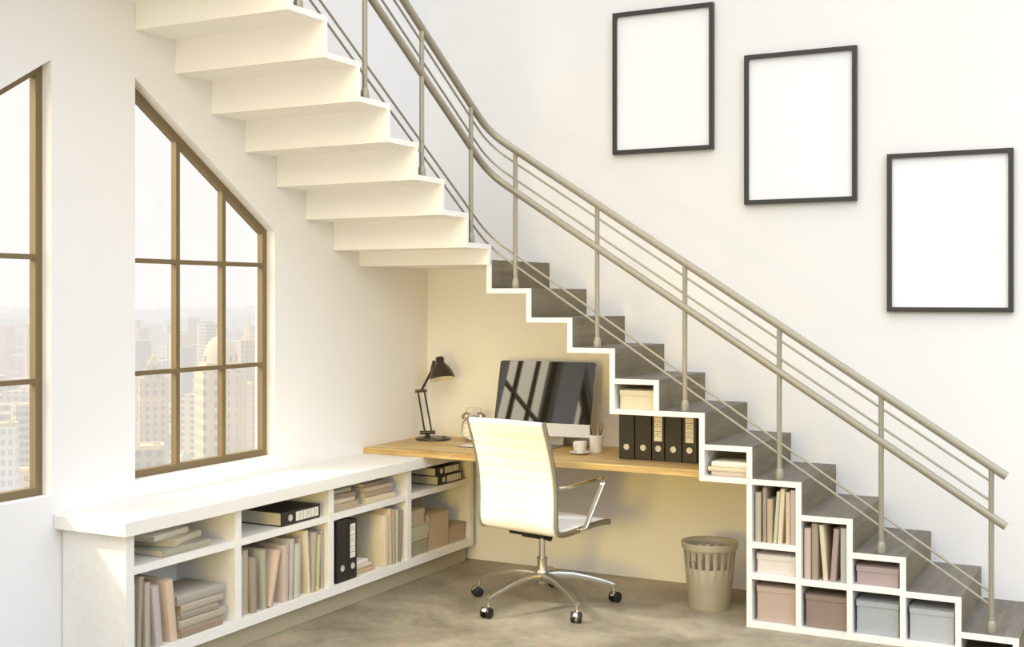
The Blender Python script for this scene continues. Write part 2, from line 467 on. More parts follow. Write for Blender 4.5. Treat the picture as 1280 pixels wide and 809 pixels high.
# ------------------------------------------------------------------ low bookcase
BF = .362                                  # front plane of the carcass
bc = thing('low_bookcase', 'long low white-washed open bookcase under the windows', 'bookcase')
def bb(name, x0, x1, y0, y1, z0, z1, mat='ash', bev=.001):
    m = MB(); m.box(x0, x1, y0, y1, z0, z1, bev=bev); m.build(name, M[mat], bc, smooth=0)
bb('top_board', .002, .402, -2.93, -.006, .646, .706, bev=.003)
bb('side_panel', .004, BF, -2.886, -2.842, 0, .646)
bb('side_panel', .004, BF, -.105, -.060, .100, .646)
DV = [(-2.228, -2.186), (-1.527, -1.483), (-.803, -.758)]
for a, b in DV: bb('divider', .014, BF, a, b, .147, .646)
bb('bottom_board', .004, BF, -2.842, -.060, .103, .147) if False else bb('bottom_board', .004, BF, -2.842, -.105, .100, .147)
bays = [(-2.842, -2.228), (-2.186, -1.527), (-1.483, -.803), (-.758, -.105)]
for a, b in bays: bb('shelf', .014, BF-.004, a, b, .476, .509)
bb('back_panel', .004, .014, -2.842, -.105, .147, .646)
bb('plinth', .02, .312, -2.842, -.07, 0, .100, 'plinth')

# ------------------------------------------------------------------ books, binders, boxes
def book_parts(t, w, h, d, cov, pag):
    c = .0028; e = .004
    m = MB()
    m.box(-w/2, -w/2+c, 0, d, 0, h, bev=.0007); m.box(w/2-c, w/2, 0, d, 0, h, bev=.0007)
    n = 6; P = []
    for k in range(n+1):
        a = PI*k/n; P.append((-(w/2)*math.cos(a), -min(.004, w*.2)*math.sin(a)))
    P += [(w/2-c*.5, .003), (-w/2+c*.5, .003)]
    m.prism(P, 'z', 0, h)
    m.build('cover', cov, t, smooth=50)
    m = MB(); m.box(-w/2+c, w/2-c, .003, d-e, e, h-e); m.build('pages', pag, t, smooth=0)
def book(loc, w, h, d, col, label, lean=0., rotz=0., pages='pages', group=None):
    t = thing('book', label, 'book', loc, (0, lean, rotz), group)
    book_parts(t, w, h, d, M['c_'+col], M[pages])
    return t
def stand(a0, a1, t0, ztop, zb, front, axis, col, label, d=.2, group=None, pages='pages'):
    """upright book: a0..a1 along the shelf at its foot, t0 = same edge at the top"""
    lean = math.atan2(t0-a0, ztop-zb); w = (a1-a0)*math.cos(lean); h = (ztop-zb)/math.cos(lean)-w*abs(math.sin(lean))
    c = (a1-w/2*math.cos(lean)) if lean > 0 else (a0+w/2*math.cos(lean))
    z = zb+w/2*abs(math.sin(lean))+.0003
    loc = (front, c, z) if axis == 'y' else (c, front, z)
    return book(loc, w, h, d, col, label, lean, PI/2 if axis == 'y' else 0, pages, group)
def lying(a0, a1, zb, th, front, axis, col, label, d=.2, yaw=0., group=None, pages='pages'):
    loc = (front, a0, zb+th/2+.0002) if axis == 'y' else (a0, front, zb+th/2+.0002)
    return book(loc, th-.0006, a1-a0, d, col, label, PI/2, (PI/2 if axis == 'y' else 0)+yaw, pages, group)

ORD = ['first', 'second', 'third', 'fourth', 'fifth', 'sixth', 'seventh', 'eighth', 'ninth', 'tenth', 'eleventh', 'twelfth', 'thirteenth', 'fourteenth']
BZ, FX = .147, .345
# bay 1, lower: uprights
g = 'upright books in the leftmost lower bay'
rows = [(-2.832, -2.818, -2.837, .434, 'lilac grey', 'slim pale lilac-grey', .2, FX),
        (-2.812, -2.790, -2.795, .458, 'taupe', 'taupe', .21, FX),
        (-2.764, -2.737, -2.764, .425, 'greige', 'greige', .15, FX),
        (-2.700, -2.664, -2.726, .405, 'lilac grey', 'lilac-grey', .15, FX),
        (-2.619, -2.578, -2.648, .413, 'peach', 'thick peach', .2, FX)]
for i, (a, b, c, z, col, nm, d, fx) in enumerate(rows):
    stand(a, b, c, z, BZ, fx, 'y', col, f'{nm} book, {ORD[i]} upright from left in the bookcase\'s leftmost lower bay', d, g)
stand(-2.752, -2.700, -2.752, .455, BZ, .186, 'y', 'brown', 'tall brown book standing behind the uprights in the bookcase\'s leftmost lower bay', .15, g)
# bay 1, lower: stack
g = 'stacked books in the leftmost lower bay'
z = BZ
for i, (a, b, th, col, nm, pg, yaw) in enumerate([(-2.560, -2.295, .036, 'brown', 'brown', 'pages', .0), (-2.566, -2.262, .037, 'greige', 'greige', 'pages', .02), (-2.55, -2.315, .028, 'taupe', 'thin taupe', 'pages', -.01),
        (-2.545, -2.268, .034, 'greige', 'yellow-paged greige', 'pages_y', .03), (-2.566, -2.272, .042, 'grey', 'thick grey', 'pages', .0)]):
    pos = ['bottom', 'second from bottom', 'middle', 'second from top', 'top'][i]
    lying(a, b, z, th, FX-.004*i, 'y', col, f'{nm} book, {pos} of the five-book stack in the leftmost lower bay', .22, yaw, g, pg); z += th
# bay 1, upper
g = 'books lying in the leftmost upper bay'
SZ = .509
lying(-2.655, -2.36, SZ, .029, FX-.005, 'y', 'green grey', 'grey-green book, bottom of the pile in the bookcase\'s leftmost upper bay', .24, .03, g)
lying(-2.57, -2.32, SZ+.029, .028, FX-.02, 'y', 'cream', 'tan book turned askew in the middle of the leftmost upper pile', .2, .30, g)
lying(-2.64, -2.40, SZ+.057, .025, FX-.07, 'y', 'white', 'white rough-paged book on top of the leftmost upper pile', .17, .14, g)

def binder(loc, w, h, d, label, lean=0., rotz=0., lab=True, group=None, hole=.22, lab_z=(.36, .95)):
    t = thing('ring_binder', label, 'binder', loc, (0, lean, rotz), group)
    c = .003; m = MB()
    m.box(-w/2, -w/2+c, 0, d, 0, h, bev=.0007); m.box(w/2-c, w/2, 0, d, 0, h, bev=.0007); m.box(-w/2, w/2, -.003, c, 0, h, bev=.001)
    m.build('cover', M['black'], t, smooth=0)
    m = MB(); m.box(-w/2+c+.001, w/2-c-.001, c+.004, d-.008, .004, h-.01); m.build('pages', M['pages_g'], t, smooth=0)
    Mx = Matrix.Translation((0, -.003, h*hole)) @ Matrix.Rotation(PI/2, 4, 'X')
    m = MB(); m.lathe([(.0, .0005), (.0125, .0005), (.0135, .0022), (.016, .0022), (.0165, 0)], 20, M=Mx); m.build('finger_ring', M['silver'], t)
    if lab:
        z0, z1 = h*lab_z[0], h*lab_z[1]; lw = min(w*.36, .022)
        m = MB(); m.box(-lw, lw, -.0040, -.0028, z0, z1)
        n = 5
        for k in range(1, n+1):
            zz = z0+(z1-z0)*k/(n+1); m.box(-lw*.9, lw*.9, -.0043, -.0038, zz-.001, zz+.001, mi=1)
            if k % 2: m.box(-lw*.5, lw*.2, -.0043, -.0038, zz+.010, zz+.013, mi=1)
        m.build('spine_label', [M['label'], M['ink']], t, smooth=0)
    return t
# bay 2
binder((FX, -1.882, SZ+.0345), .066, .302, .27, 'black ring binder lying alone on the shelf above the bookcase\'s second bay', PI/2, PI/2, True)
g = 'upright books in the second lower bay'
rows = [(-2.165, -2.145, -2.165, .426, 'lilac grey', 'thin lilac-grey', .19, FX-.01), (-2.132, -2.098, -2.132, .441, 'tan', 'tan', .19, FX-.02),
        (-2.093, -2.060, -2.093, .399, 'taupe', 'short taupe', .21, FX), (-2.017, -1.988, -2.027, .427, 'green grey', 'grey-green', .2, FX),
        (-1.979, -1.950, -1.912, .407, 'peach', 'slanting peach', .22, FX), (-1.868, -1.830, -1.862, .417, 'pink', 'pinkish-tan', .21, FX),
        (-1.822, -1.794, -1.808, .437, 'lilac grey', 'pale lilac', .2, FX), (-1.782, -1.742, -1.772, .406, 'pale green', 'pale blue-green', .2, FX),
        (-1.724, -1.704, -1.724, .428, 'tan', 'set-back tan', .18, FX-.02), (-1.674, -1.652, -1.697, .460, 'cream', 'tall cream, left-leaning', .2, FX),
        (-1.645, -1.618, -1.631, .441, 'greige', 'greige, slightly leaning', .2, FX), (-1.607, -1.586, -1.590, .421, 'yellow green', 'yellow-green', .2, FX),
        (-1.556, -1.534, -1.556, .437, 'greige', 'last greige', .2, FX-.01)]
for i, (a, b, c, z, col, nm, d, fx) in enumerate(rows):
    stand(a, b, c, z, BZ, fx, 'y', col, f'{nm} book, {ORD[i]} upright from left in the bookcase\'s second lower bay', d, g)
# bay 3
g = 'books lying in the third upper bay'
for st, (a0, a1, items) in (('left', (-1.462, -1.235, [('tan', .034, 0, 'tan'), ('cream', .026, .04, 'cream'), ('brown', .024, -.05, 'brown'), ('greige', .022, .02, 'greige')])),
                            ('right', (-1.165, -.885, [('cream', .030, 0, 'cream'), ('tan', .030, .03, 'tan'), ('peach', .022, -.04, 'peach'), ('taupe', .020, .05, 'taupe')]))):
    z = SZ
    for i, (col, th, yaw, nm) in enumerate(items):
        pos = ['bottom', 'second from bottom', 'third from bottom', 'top'][i]
        lying(a0+.01*(i % 2), a1-.012*i, z, th, FX-.006*i-.01, 'y', col, f'{nm} book, {pos} of the {st} stack in the third upper bay', .2, yaw, g); z += th
binder((FX, -1.391, BZ+.0003), .098, .316, .28, 'black unlabelled ring binder standing at the left of the bookcase\'s third lower bay', 0, PI/2, False, 'binders in the third lower bay')
binder((FX, -1.301, BZ+.0003), .074, .306, .28, 'black ring binder with white spine label, second upright in the third lower bay', 0, PI/2, True, 'binders in the third lower bay', lab_z=(.36, .93))
g = 'books in the third lower bay'
z = BZ
for i, (col, th, nm) in enumerate([('tan', .022, 'tan'), ('cream', .02, 'cream'), ('white', .018, 'white')]):
    pos = ['bottom', 'middle', 'top'][i]
    lying(-1.25+.006*i, -1.07-.008*i, z, th, FX-.02-.01*i, 'y', col, f'{nm} book, {pos} of the small pile beside binders in third lower bay', .2, .04*i, g); z += th
rows = [(-1.004, -.962, -1.000, .424, 'cream', 'large cream', .29, FX), (-.954, -.930, -.958, .454, 'peach', 'tall peach', .2, FX), (-.920, -.894, -.922, .446, 'tan', 'tan', .2, FX),
        (-.886, -.868, -.884, .439, 'pale green', 'pale green', .2, FX), (-.860, -.840, -.844, .426, 'brown', 'brown', .2, FX)]
for i, (a, b, c, z, col, nm, d, fx) in enumerate(rows):
    stand(a, b, c, z, BZ, fx, 'y', col, f'{nm} book, {ORD[i]} upright after the pile in the third lower bay', d, g)
# bay 4
binder((FX-.005, -.437, SZ+.0265), .052, .272, .27, 'black ring binder, lower of two lying in the rightmost upper bay', PI/2, PI/2, True, 'binders in the rightmost upper bay')
binder((FX-.012, -.452, SZ+.0785), .050, .272, .27, 'black ring binder, upper of two lying in the rightmost upper bay', PI/2, PI/2, True, 'binders in the rightmost upper bay')

def storage_box(x0, x1, y0, y1, z0, z1, col, label, group, lid=.028, face='y'):
    cx, cy = (x0+x1)/2, (y0+y1)/2; w, d, h = x1-x0, y1-y0, z1-z0
    t = thing('storage_box', label, 'box', (cx, cy, z0+.0003), (0, 0, 0), group)
    m = MB(); e = .0038
    m.box(-w/2+e, w/2-e, -d/2+e, d/2-e, 0, h-.004, bev=.0015); m.build('box_body', M['b_'+col], t, smooth=0)
    m = MB(); m.box(-w/2, w/2, -d/2, -d/2+.005, h-lid, h-.001); m.box(-w/2, w/2, d/2-.002, d/2, h-lid, h-.001)
    m.box(-w/2, -w/2+.002, -d/2, d/2, h-lid, h-.001); m.box(w/2-.002, w/2, -d/2, d/2, h-lid, h-.001); m.box(-w/2, w/2, -d/2, d/2, h-.004, h, bev=.001)
    m.build('lid', M['b_'+col], t, smooth=0)
    return t
g = 'card boxes in the rightmost lower bay'
storage_box(.18, .345, -.750, -.548, BZ, .229, 'olive', 'olive card box, bottom left of the bookcase\'s rightmost lower bay', g)
storage_box(.18, .348, -.750, -.548, .2295, .315, 'green', 'pale green card box stacked on the olive one in the rightmost bay', g, .06)
storage_box(.19, .335, -.745, -.572, .3155, .402, 'peach', 'peach card box, topmost of the left stack in the rightmost bay', g)
storage_box(.02, .170, -.715, -.330, BZ, .452, 'olive', 'large olive card box behind the others in the rightmost lower bay', g)
storage_box(.18, .345, -.540, -.316, BZ, .354, 'peach', 'tall peach card box in the middle of the rightmost lower bay', g)
storage_box(.18, .345, -.308, -.120, BZ, .252, 'dusty', 'low dusty-pink card box at the right end of the rightmost bay', g)

# storage unit under the stairs
FY = -.700
g = 'books in the upper cubbyhole of the stair unit'
rows = [(2.298, 2.325, 2.298, .654, 'greige', 'greige'), (2.335, 2.352, 2.335, .679, 'taupe', 'tall taupe'), (2.356, 2.381, 2.356, .624, 'tan', 'short tan'),
        (2.386, 2.402, 2.404, .664, 'pale green', 'slim grey-green leaning'), (2.407, 2.427, 2.423, .679, 'cream', 'cream leaning'), (2.4475, 2.467, 2.4475, .665, 'peach', 'peach'), (2.470, 2.496, 2.470, .676, 'lilac grey', 'lilac-grey')]
for i, (a, b, c, z, col, nm) in enumerate(rows):
    stand(a, b, c, z, .413, FY, 'x', col, f'{nm} book, {ORD[i]} upright from left in the stair unit\'s highest cubbyhole', .2, g)
g = 'books in the second column of the stair unit'
rows = [(2.537, 2.567, 2.537, .501, 'pink', 'pinkish-tan'), (2.572, 2.601, 2.572, .525, 'taupe', 'tall taupe'), (2.627, 2.648, 2.606, .522, 'cream', 'left-leaning cream'),
        (2.659, 2.684, 2.676, .509, 'mauve', 'right-leaning mauve'), (2.708, 2.737, 2.708, .515, 'blue grey', 'blue-grey')]
for i, (a, b, c, z, col, nm) in enumerate(rows):
    stand(a, b, c, z, .258, FY, 'x', col, f'{nm} book, {ORD[i]} upright from left in the stair unit\'s second column', .24, g)
g = 'lidded boxes in the stair unit'
storage_box(2.303, 2.497, FY, FY+.32, .262, .358, 'white', 'whitish lidded box under the books in the stair unit\'s first column', g)
storage_box(2.303, 2.497, FY, FY+.32, .030, .203, 'blush', 'blush-pink lidded box at the bottom of the stair unit\'s first column', g)
storage_box(2.540, 2.738, FY, FY+.32, .030, .190, 'brown', 'brown lidded box at the bottom of the stair unit\'s second column', g)
storage_box(2.779, 2.975, FY, FY+.32, .260, .350, 'pink', 'dusty-pink lidded box at the top of the stair unit\'s third column', g)
storage_box(2.779, 2.975, FY, FY+.32, .030, .188, 'blue', 'blue-grey lidded box at the bottom of the stair unit\'s third column', g)
storage_box(3.018, 3.217, FY, FY+.32, .030, .182, 'grey', 'light grey lidded box in the stair unit\'s rightmost column', g)
storage_box(1.584, 1.776, FY, FY+.32, T(5), 1.128, 'beige', 'beige lidded box in the upper hanging cubby above the binders', 'lidded boxes in the hanging cubbies')
g = 'books in the lower hanging cubby'
lying(2.078, 2.254, T(7), .024, FY, 'x', 'pink', 'pale pink book, bottom of the stack in the lower hanging stair cubby', .16, 0, g)
lying(2.060, 2.254, T(7)+.024, .021, FY-.002, 'x', 'cream', 'cream book, middle of the stack in the lower hanging stair cubby', .16, 0, g)
lying(2.078, 2.256, T(7)+.045, .027, FY, 'x', 'white', 'white book, top of the stack in the lower hanging stair cubby', .16, 0, g)

# binders on the desk
g = 'binders standing on the desk under the stairs'
for i, (a, b, lab, nm) in enumerate([(1.487, 1.574, 0, 'leftmost of the row'), (1.579, 1.670, 0, 'second from left'), (1.675, 1.744, 1, 'third from left, white label'),
        (1.748, 1.838, 0, 'fourth from left'), (1.843, 1.921, 1, 'fifth from left, white label'), (1.925, 2.012, 0, 'rightmost, half hidden')]):
    binder(((a+b)/2, -.47, DZ+.0003), b-a-.001, .261, .28, f'black ring binder on the pine desk under the stairs, {nm}', 0, 0, bool(lab), g, .25, (.40, .985))

# ------------------------------------------------------------------ desk lamp
lamp = thing('desk_lamp', 'dark brown jointed desk lamp on the left end of the desk', 'lamp', (.155, -.187, DZ+.0003), (0, 0, math.radians(27.7)))
K = .00484
U = lambda px, py, y=0: ((px-541.5)*K, y, (550.5-py)*K)
m = MB(); m.lathe([(0, 0), (.106, 0), (.108, .004), (.106, .011), (.098, .014), (0, .015)], 40)
m.lathe([(0, .014), (.012, .014), (.012, .022), (0, .023)], 14, (.068, -.03, 0)); m.build('base', M['lamp'], lamp)
m = MB(); m.lathe([(.024, .013), (.02, .02), (.012, .03), (.016, .04), (0, .045)], 20, U(534.5, 550.5)); m.build('swivel', M['lamp'], lamp)
m = MB(); m.tube([U(525, 542), U(544, 541.5)], .0115, 12); m.build('joint_bar', M['lamp'], lamp)
m = MB(); m.tube([U(519, 490), U(533.5, 489.5)], .0095, 12); m.build('joint_bar', M['lamp'], lamp)
for a, b in ((U(531, 541), U(522.5, 490.5)), (U(539.5, 540.5), U(530.5, 490))):
    m = MB(); m.tube([a, b], .0058, 10); m.build('lower_arm', M['lamp'], lamp)
m = MB(); m.tube([U(527, 489), U(543.5, 457)], .0078, 10); m.tube([U(540, 463), U(543, 452)], .011, 12); m.build('upper_arm', M['lamp'], lamp)
SM = Matrix.Translation(U(549.5, 447.5)) @ Matrix.Rotation(math.radians(-8), 4, 'Y') @ Matrix.Rotation(math.radians(-15), 4, 'X')
m = MB()
prof = [(0, 0), (.022, -.001), (.0255, -.006), (.0255, -.034), (.030, -.042), (.047, -.060), (.062, -.085), (.073, -.112), (.079, -.138)]
m.lathe(prof, 36, M=SM); m.build('lamp_shade', M['lamp'], lamp)
m = MB(); m.lathe([(r-.0025, z-.0005) for r, z in prof[4:]]+[(.0792, -.1392), (.0795, -.138)], 36, M=SM)
m.lathe([(0, -.05), (.014, -.058), (.024, -.082), (.022, -.10), (0, -.115)], 18, M=SM); m.build('shade_lining', M['lamp_in'], lamp)

# ------------------------------------------------------------------ alarm clock
ck = thing('alarm_clock', 'round twin-bell metal alarm clock half hidden behind the chair back', 'clock', (.422, -.162, DZ), (0, 0, math.radians(27.7)))
RXm = Matrix.Rotation(PI/2, 4, 'X')
cz = .083
m = MB(); m.lathe([(.066, .022), (.071, .024), (.073, .018), (.073, -.024), (.066, -.028), (0, -.028)], 40, M=Matrix.Translation((0, 0, cz)) @ RXm); m.build('case', M['alu'], ck)
m = MB(); m.lathe([(0, .016), (.067, .016)], 40, M=Matrix.Translation((0, 0, cz)) @ RXm)
for h in range(12):
    a = 2*PI*h/12; r0, r1 = .052, .060
    m.tube([(r0*math.sin(a), -.0165, cz+r0*math.cos(a)), (r1*math.sin(a), -.0165, cz+r1*math.cos(a))], .0016, 6, mi=1)
for a, r in ((-.9, .034), (.6, .048)):
    m.tube([(0, -.0185, cz), (r*math.sin(a), -.0185, cz+r*math.cos(a))], .0016, 6, mi=1)
m.build('dial', [M['lamp_in'], M['lamp']], ck, smooth=0)
for s in (-1, 1):
    Mx = Matrix.Translation((s*.043, 0, cz+.066)) @ Matrix.Rotation(s*math.radians(32), 4, 'Y')
    m = MB(); m.lathe([(.030, 0), (.029, .008), (.022, .019), (.011, .025), (0, .026)], 24, M=Mx); m.tube([(s*.036, 0, cz+.055), (s*.045, 0, cz+.07)], .004, 8); m.build('bell', M['alu'], ck)
    m = MB(); m.tube([(s*.040, -.005, cz-.055), (s*.053, -.005, .006), (s*.053, -.005, .0008)], [.006, .006, .009], 10); m.build('foot', M['alu'], ck)
m = MB(); m.tube(fillet([(-.046, 0, cz+.086), (-.040, 0, cz+.122), (.040, 0, cz+.122), (.046, 0, cz+.086)], .02, 6), .0022, 8); m.build('handle', M['alu'], ck)

# notepad
m = MB(); m.box(-.075, .075, -.055, .055, 0, .004, mi=1); m.box(-.072, .073, -.052, .052, .004, .007, mi=0)
o = m.build('notepad', [M['paper'], M['frame_dark']], loc=(.55, -.375, DZ+.0002), rot=(0, 0, .08), smooth=0)
tag(o, 'small white notepad on the desk by the alarm clock', 'notepad')

# ------------------------------------------------------------------ computer
pc = thing('desktop_computer', 'all-in-one computer with black glossy screen and silver chin', 'computer', (.897, -.16, DZ), (0, 0, math.radians(2.2)))
tilt = math.radians(14.6)
PM = Matrix.Translation((0, -.075, .068)) @ Matrix.Rotation(-tilt, 4, 'X')
w2, H, ch = .303, .434, .074
def rr(x0, x1, z0, z1, r, n=6):
    P = []
    for cx, cz, a0 in ((x1-r, z1-r, 0), (x0+r, z1-r, 90), (x0+r, z0+r, 180), (x1-r, z0+r, 270)):
        for k in range(n+1):
            a = math.radians(a0+90*k/n); P.append((cx+r*math.cos(a), cz+r*math.sin(a)))
    return P
m = MB(); m.prism(rr(-w2, w2, 0, H, .016), 'y', .002, .009, M=PM)
b0 = rr(-w2+.004, w2-.004, .004, H-.004, .016); b1 = rr(-w2+.11, w2-.11, .09, H-.09, .05)
A = [m.bm.verts.new(PM @ Vector((x, .009, z))) for x, z in b0]; B = [m.bm.verts.new(PM @ Vector((x, .04, z))) for x, z in b1]
for i in range(len(A)):
    j = (i+1) % len(A); m.bm.faces.new((A[i], A[j], B[j], B[i]))
m.bm.faces.new(B)
m.build('housing', M['silver'], pc)
m = MB(); P = [(x, z) for x, z in rr(-w2, w2, 0, H, .016) if z > ch]+[(-w2, ch), (w2, ch)]
m.prism(P, 'y', 0, .0025, M=PM); m.build('screen', M['screen'], pc, smooth=0)
m = MB(); P = [(-w2, ch)]+[(x, z) for x, z in rr(-w2, w2, 0, H, .008) if z < ch]+[(w2, ch)]
m.prism(P, 'y', -.0005, .0025, M=PM); m.build('chin', M['silver'], pc, smooth=0)
m = MB()
m.prism(rr(-.10, .10, -.13, .06, .012), 'z', .0003, .006)
m.strap([(0, .05, .006), (0, .055, .05), (0, .03, .12), (0, .005, .19)], .19, .008, (1, 0, 0))
m.build('stand', M['alu'], pc)

# ------------------------------------------------------------------ cup, saucer, pencil cup
m = MB(); m.lathe([(0, 0), (.030, 0), (.033, .002), (.050, .006), (.058, .011), (.0575, .0125), (.048, .009), (.030, .006), (0, .006)], 40)
sa = m.build('saucer', M['china'], loc=(1.225, -.400, DZ+.0003)); tag(sa, 'white china saucer under the cup', 'saucer')
cup = thing('coffee_cup', 'white china coffee cup on the saucer beside the pencil cup', 'cup', (1.225, -.400, DZ+.0068), (0, 0, math.radians(-30)))
m = MB(); m.lathe([(0, 0), (.018, 0), (.020, .004), (.027, .010), (.034, .026), (.037, .045), (.038, .062), (.0365, .062), (.035, .045), (.031, .024), (.022, .010), (0, .008)], 40); m.build('cup_body', M['china'], cup)
m = MB(); m.tube(crom([(.012, -.031, .048), (.022, -.050, .050), (.026, -.056, .038), (.020, -.048, .022), (.012, -.026, .018)], 6), .004, 10); m.build('handle', M['china'], cup)
pcup = thing('pencil_cup', 'white ribbed pencil cup on the desk in front of the computer', 'pencil cup', (1.272, -.285, DZ+.0003))
prof = [(0, 0), (.033, 0), (.034, .002)]
for k in range(30):
    z = .004+k*.003; prof.append((.034+.0045*z/.095+(.0009 if k % 4 < 2 else 0), z))
prof += [(.0388, .095), (.037, .096), (.033, .01), (0, .008)]
m = MB(); m.lathe(prof, 36); m.build('cup_body', M['china'], pcup, smooth=60)
for i, (a, r, tx, ty, ln, mt, nm) in enumerate([(2.9, .018, -.26, .05, .150, 'pencil_dark', 'dark pencil leaning left in the pencil cup'), (2.2, .010, -.10, .1, .155, 'pencil_dark', 'dark upright pencil in the pencil cup'),
        (.6, .012, .10, .1, .165, 'pencil', 'tallest brown pencil in the pencil cup'), (.2, .018, .22, .02, .165, 'pencil', 'brown pencil leaning right in the pencil cup'),
        (5.6, .016, .30, -.08, .145, 'pencil_dark', 'dark pencil leaning far right in the pencil cup'), (4.2, .012, .04, -.12, .150, 'pencil', 'brown pencil at the front of the pencil cup')]):
    t = thing('pencil', nm, 'pencil', (1.272+.35*r*math.cos(a), -.285+.35*r*math.sin(a), DZ+.010), (-ty, tx, 0), 'pencils in the pencil cup')
    m = MB(); m.tube([(0, 0, 0), (0, 0, ln-.02)], .0036, 6); m.build('shaft', M[mt], t, smooth=0)
    m = MB(); m.tube([(0, 0, ln-.02), (0, 0, ln)], [.0036, .0006], 6); m.build('tip', M['pencil'], t, smooth=0)

# ------------------------------------------------------------------ waste bin
wb = thing('waste_bin', 'taupe slotted plastic waste bin on the floor beside the stair unit', 'bin', (1.978, -.436, .0005))
R0, R1, HB = .106, .138, .335
rz = lambda z: R0+(R1-R0)*z/HB
levels = [0, .06, .13, .212, .295, .312, HB]
m = MB(); m.lathe([(0, 0), (.06, 0)]+[(rz(z), z) for z in levels], 80, skip=lambda i, k: i == 5 and (k % 4) < 2)
bo = m.build('bin_body', M['bin'], wb)
so = bo.modifiers.new('thickness', 'SOLIDIFY'); so.thickness = .003; so.offset = -1
m = MB(); m.lathe([(R1-.001, HB-.03), (R1+.005, HB-.028), (R1+.008, HB-.006), (R1+.006, HB+.004), (R1, HB+.005), (R1-.004, HB)], 64); m.build('rim', M['bin'], wb)

# ------------------------------------------------------------------ office chair
CH = (1.192, -.80)
fa = math.atan2(.2, .98)
chair = thing('office_chair', 'white ribbed leather swivel chair with chrome arms, seen from behind', 'chair', (CH[0], CH[1], 0), (0, 0, -fa))
prof = crom([(.258, .424), (.19, .430), (.08, .427), (-.04, .418), (-.135, .414), (-.185, .424), (-.205, .455), (-.207, .52), (-.206, .60), (-.212, .68), (-.228, .76), (-.255, .85), (-.292, .95), (-.305, .985)], 8)
PR = [(p[0], p[1]) for p in prof]
def resample(P, step):
    out = [P[0]]; acc = 0
    for a, b in zip(P, P[1:]):
        L = math.dist(a, b); d = step-acc
        while d <= L:
            t = d/L; out.append((a[0]+(b[0]-a[0])*t, a[1]+(b[1]-a[1])*t)); d += step
        acc = (acc+L) % step if L >= 0 else acc
        acc = L-(d-step)
    out.append(P[-1]); return out
RS = resample(PR, .006)
for s in (-1, 1):
    m = MB(); m.strap([(s*.247, y, z) for y, z in PR], .018, .03, (1, 0, 0)); m.build('side_rail', M['alu'], chair)
def pad(name, pts, s0, pitch):
    n = len(pts); m = MB(); xs = [-.2385, -.2375, -.233, -.224, -.20, -.1, 0, .1, .20, .224, .233, .2375, .2385]
    et = [.28, .55, .80, .95, 1, 1, 1, 1, 1, .95, .80, .55, .28]
    up, dn = [], []
    for i, (y, z) in enumerate(pts):
        a = pts[max(0, i-1)]; b = pts[min(n-1, i+1)]; t = Vector((b[0]-a[0], b[1]-a[1])).normalized()
        nx, nz = -t[1], t[0]            # one side
        s = s0+i*.006; endf = min(1, .35+.65*min(i, n-1-i)/4)
        ph = abs(math.sin(PI*s/pitch)); bul = .0130+.0022*ph**.6
        ru, rd = [], []
        for x, e in zip(xs, et):
            o = bul*e*endf
            crown = .004*(1-(x/.24)**2)
            ru.append(m.bm.verts.new((x, y-nx*(o+crown), z-nz*(o+crown)))); rd.append(m.bm.verts.new((x, y+nx*(o-crown*0), z+nz*(o-crown*0))))
        up.append(ru); dn.append(rd)
    for G in (up, dn):
        for i in range(n-1):
            for j in range(len(xs)-1): m.bm.faces.new((G[i][j], G[i][j+1], G[i+1][j+1], G[i+1][j]))
    for i in range(n-1):
        m.bm.faces.new((up[i][0], up[i+1][0], dn[i+1][0], dn[i][0])); m.bm.faces.new((up[i][-1], dn[i][-1], dn[i+1][-1], up[i+1][-1]))
    for j in range(len(xs)-1):
        m.bm.faces.new((up[0][j], dn[0][j], dn[0][j+1], up[0][j+1])); m.bm.faces.new((up[-1][j], up[-1][j+1], dn[-1][j+1], dn[-1][j]))
    m.build(name, M['leather'], chair, smooth=80)
split = next(i for i, p in enumerate(RS) if p[0] < -.150)
pad('seat', RS[:split+1], 0, .056)
pad('backrest', RS[split:], 0, .058)
for s in (-1, 1):
    path = fillet([(s*.258, -.208, .655), (s*.285, -.15, .657), (s*.285, .165, .672), (s*.280, -.010, .428), (s*.254, -.03, .422)], .055, 8)
    m = MB(); m.strap(path, .028, .015, (1, 0, 0)); m.build('armrest', M['chrome'], chair)
m = MB(); m.box(-.11, .11, -.14, .10, .380, .404, bev=.006, seg=2); m.box(-.06, .06, -.10, .06, .362, .386, bev=.006, seg=2)
m.tube([(.085, -.09, .378), (.125, -.09, .374)], .016, 12); m.build('tilt_mechanism', M['plastic_black'], chair)
m = MB(); m.lathe([(0, .225), (.0165, .225), (.0165, .366), (0, .366)], 24); m.build('gas_lift', M['chrome'], chair)
m = MB(); m.lathe([(0, .108), (.030, .112), (.034, .13), (.036, .165), (.030, .178), (.026, .185), (.026, .238), (.0285, .240), (.0285, .246), (0, .247)], 28); m.build('column', M['alu'], chair)
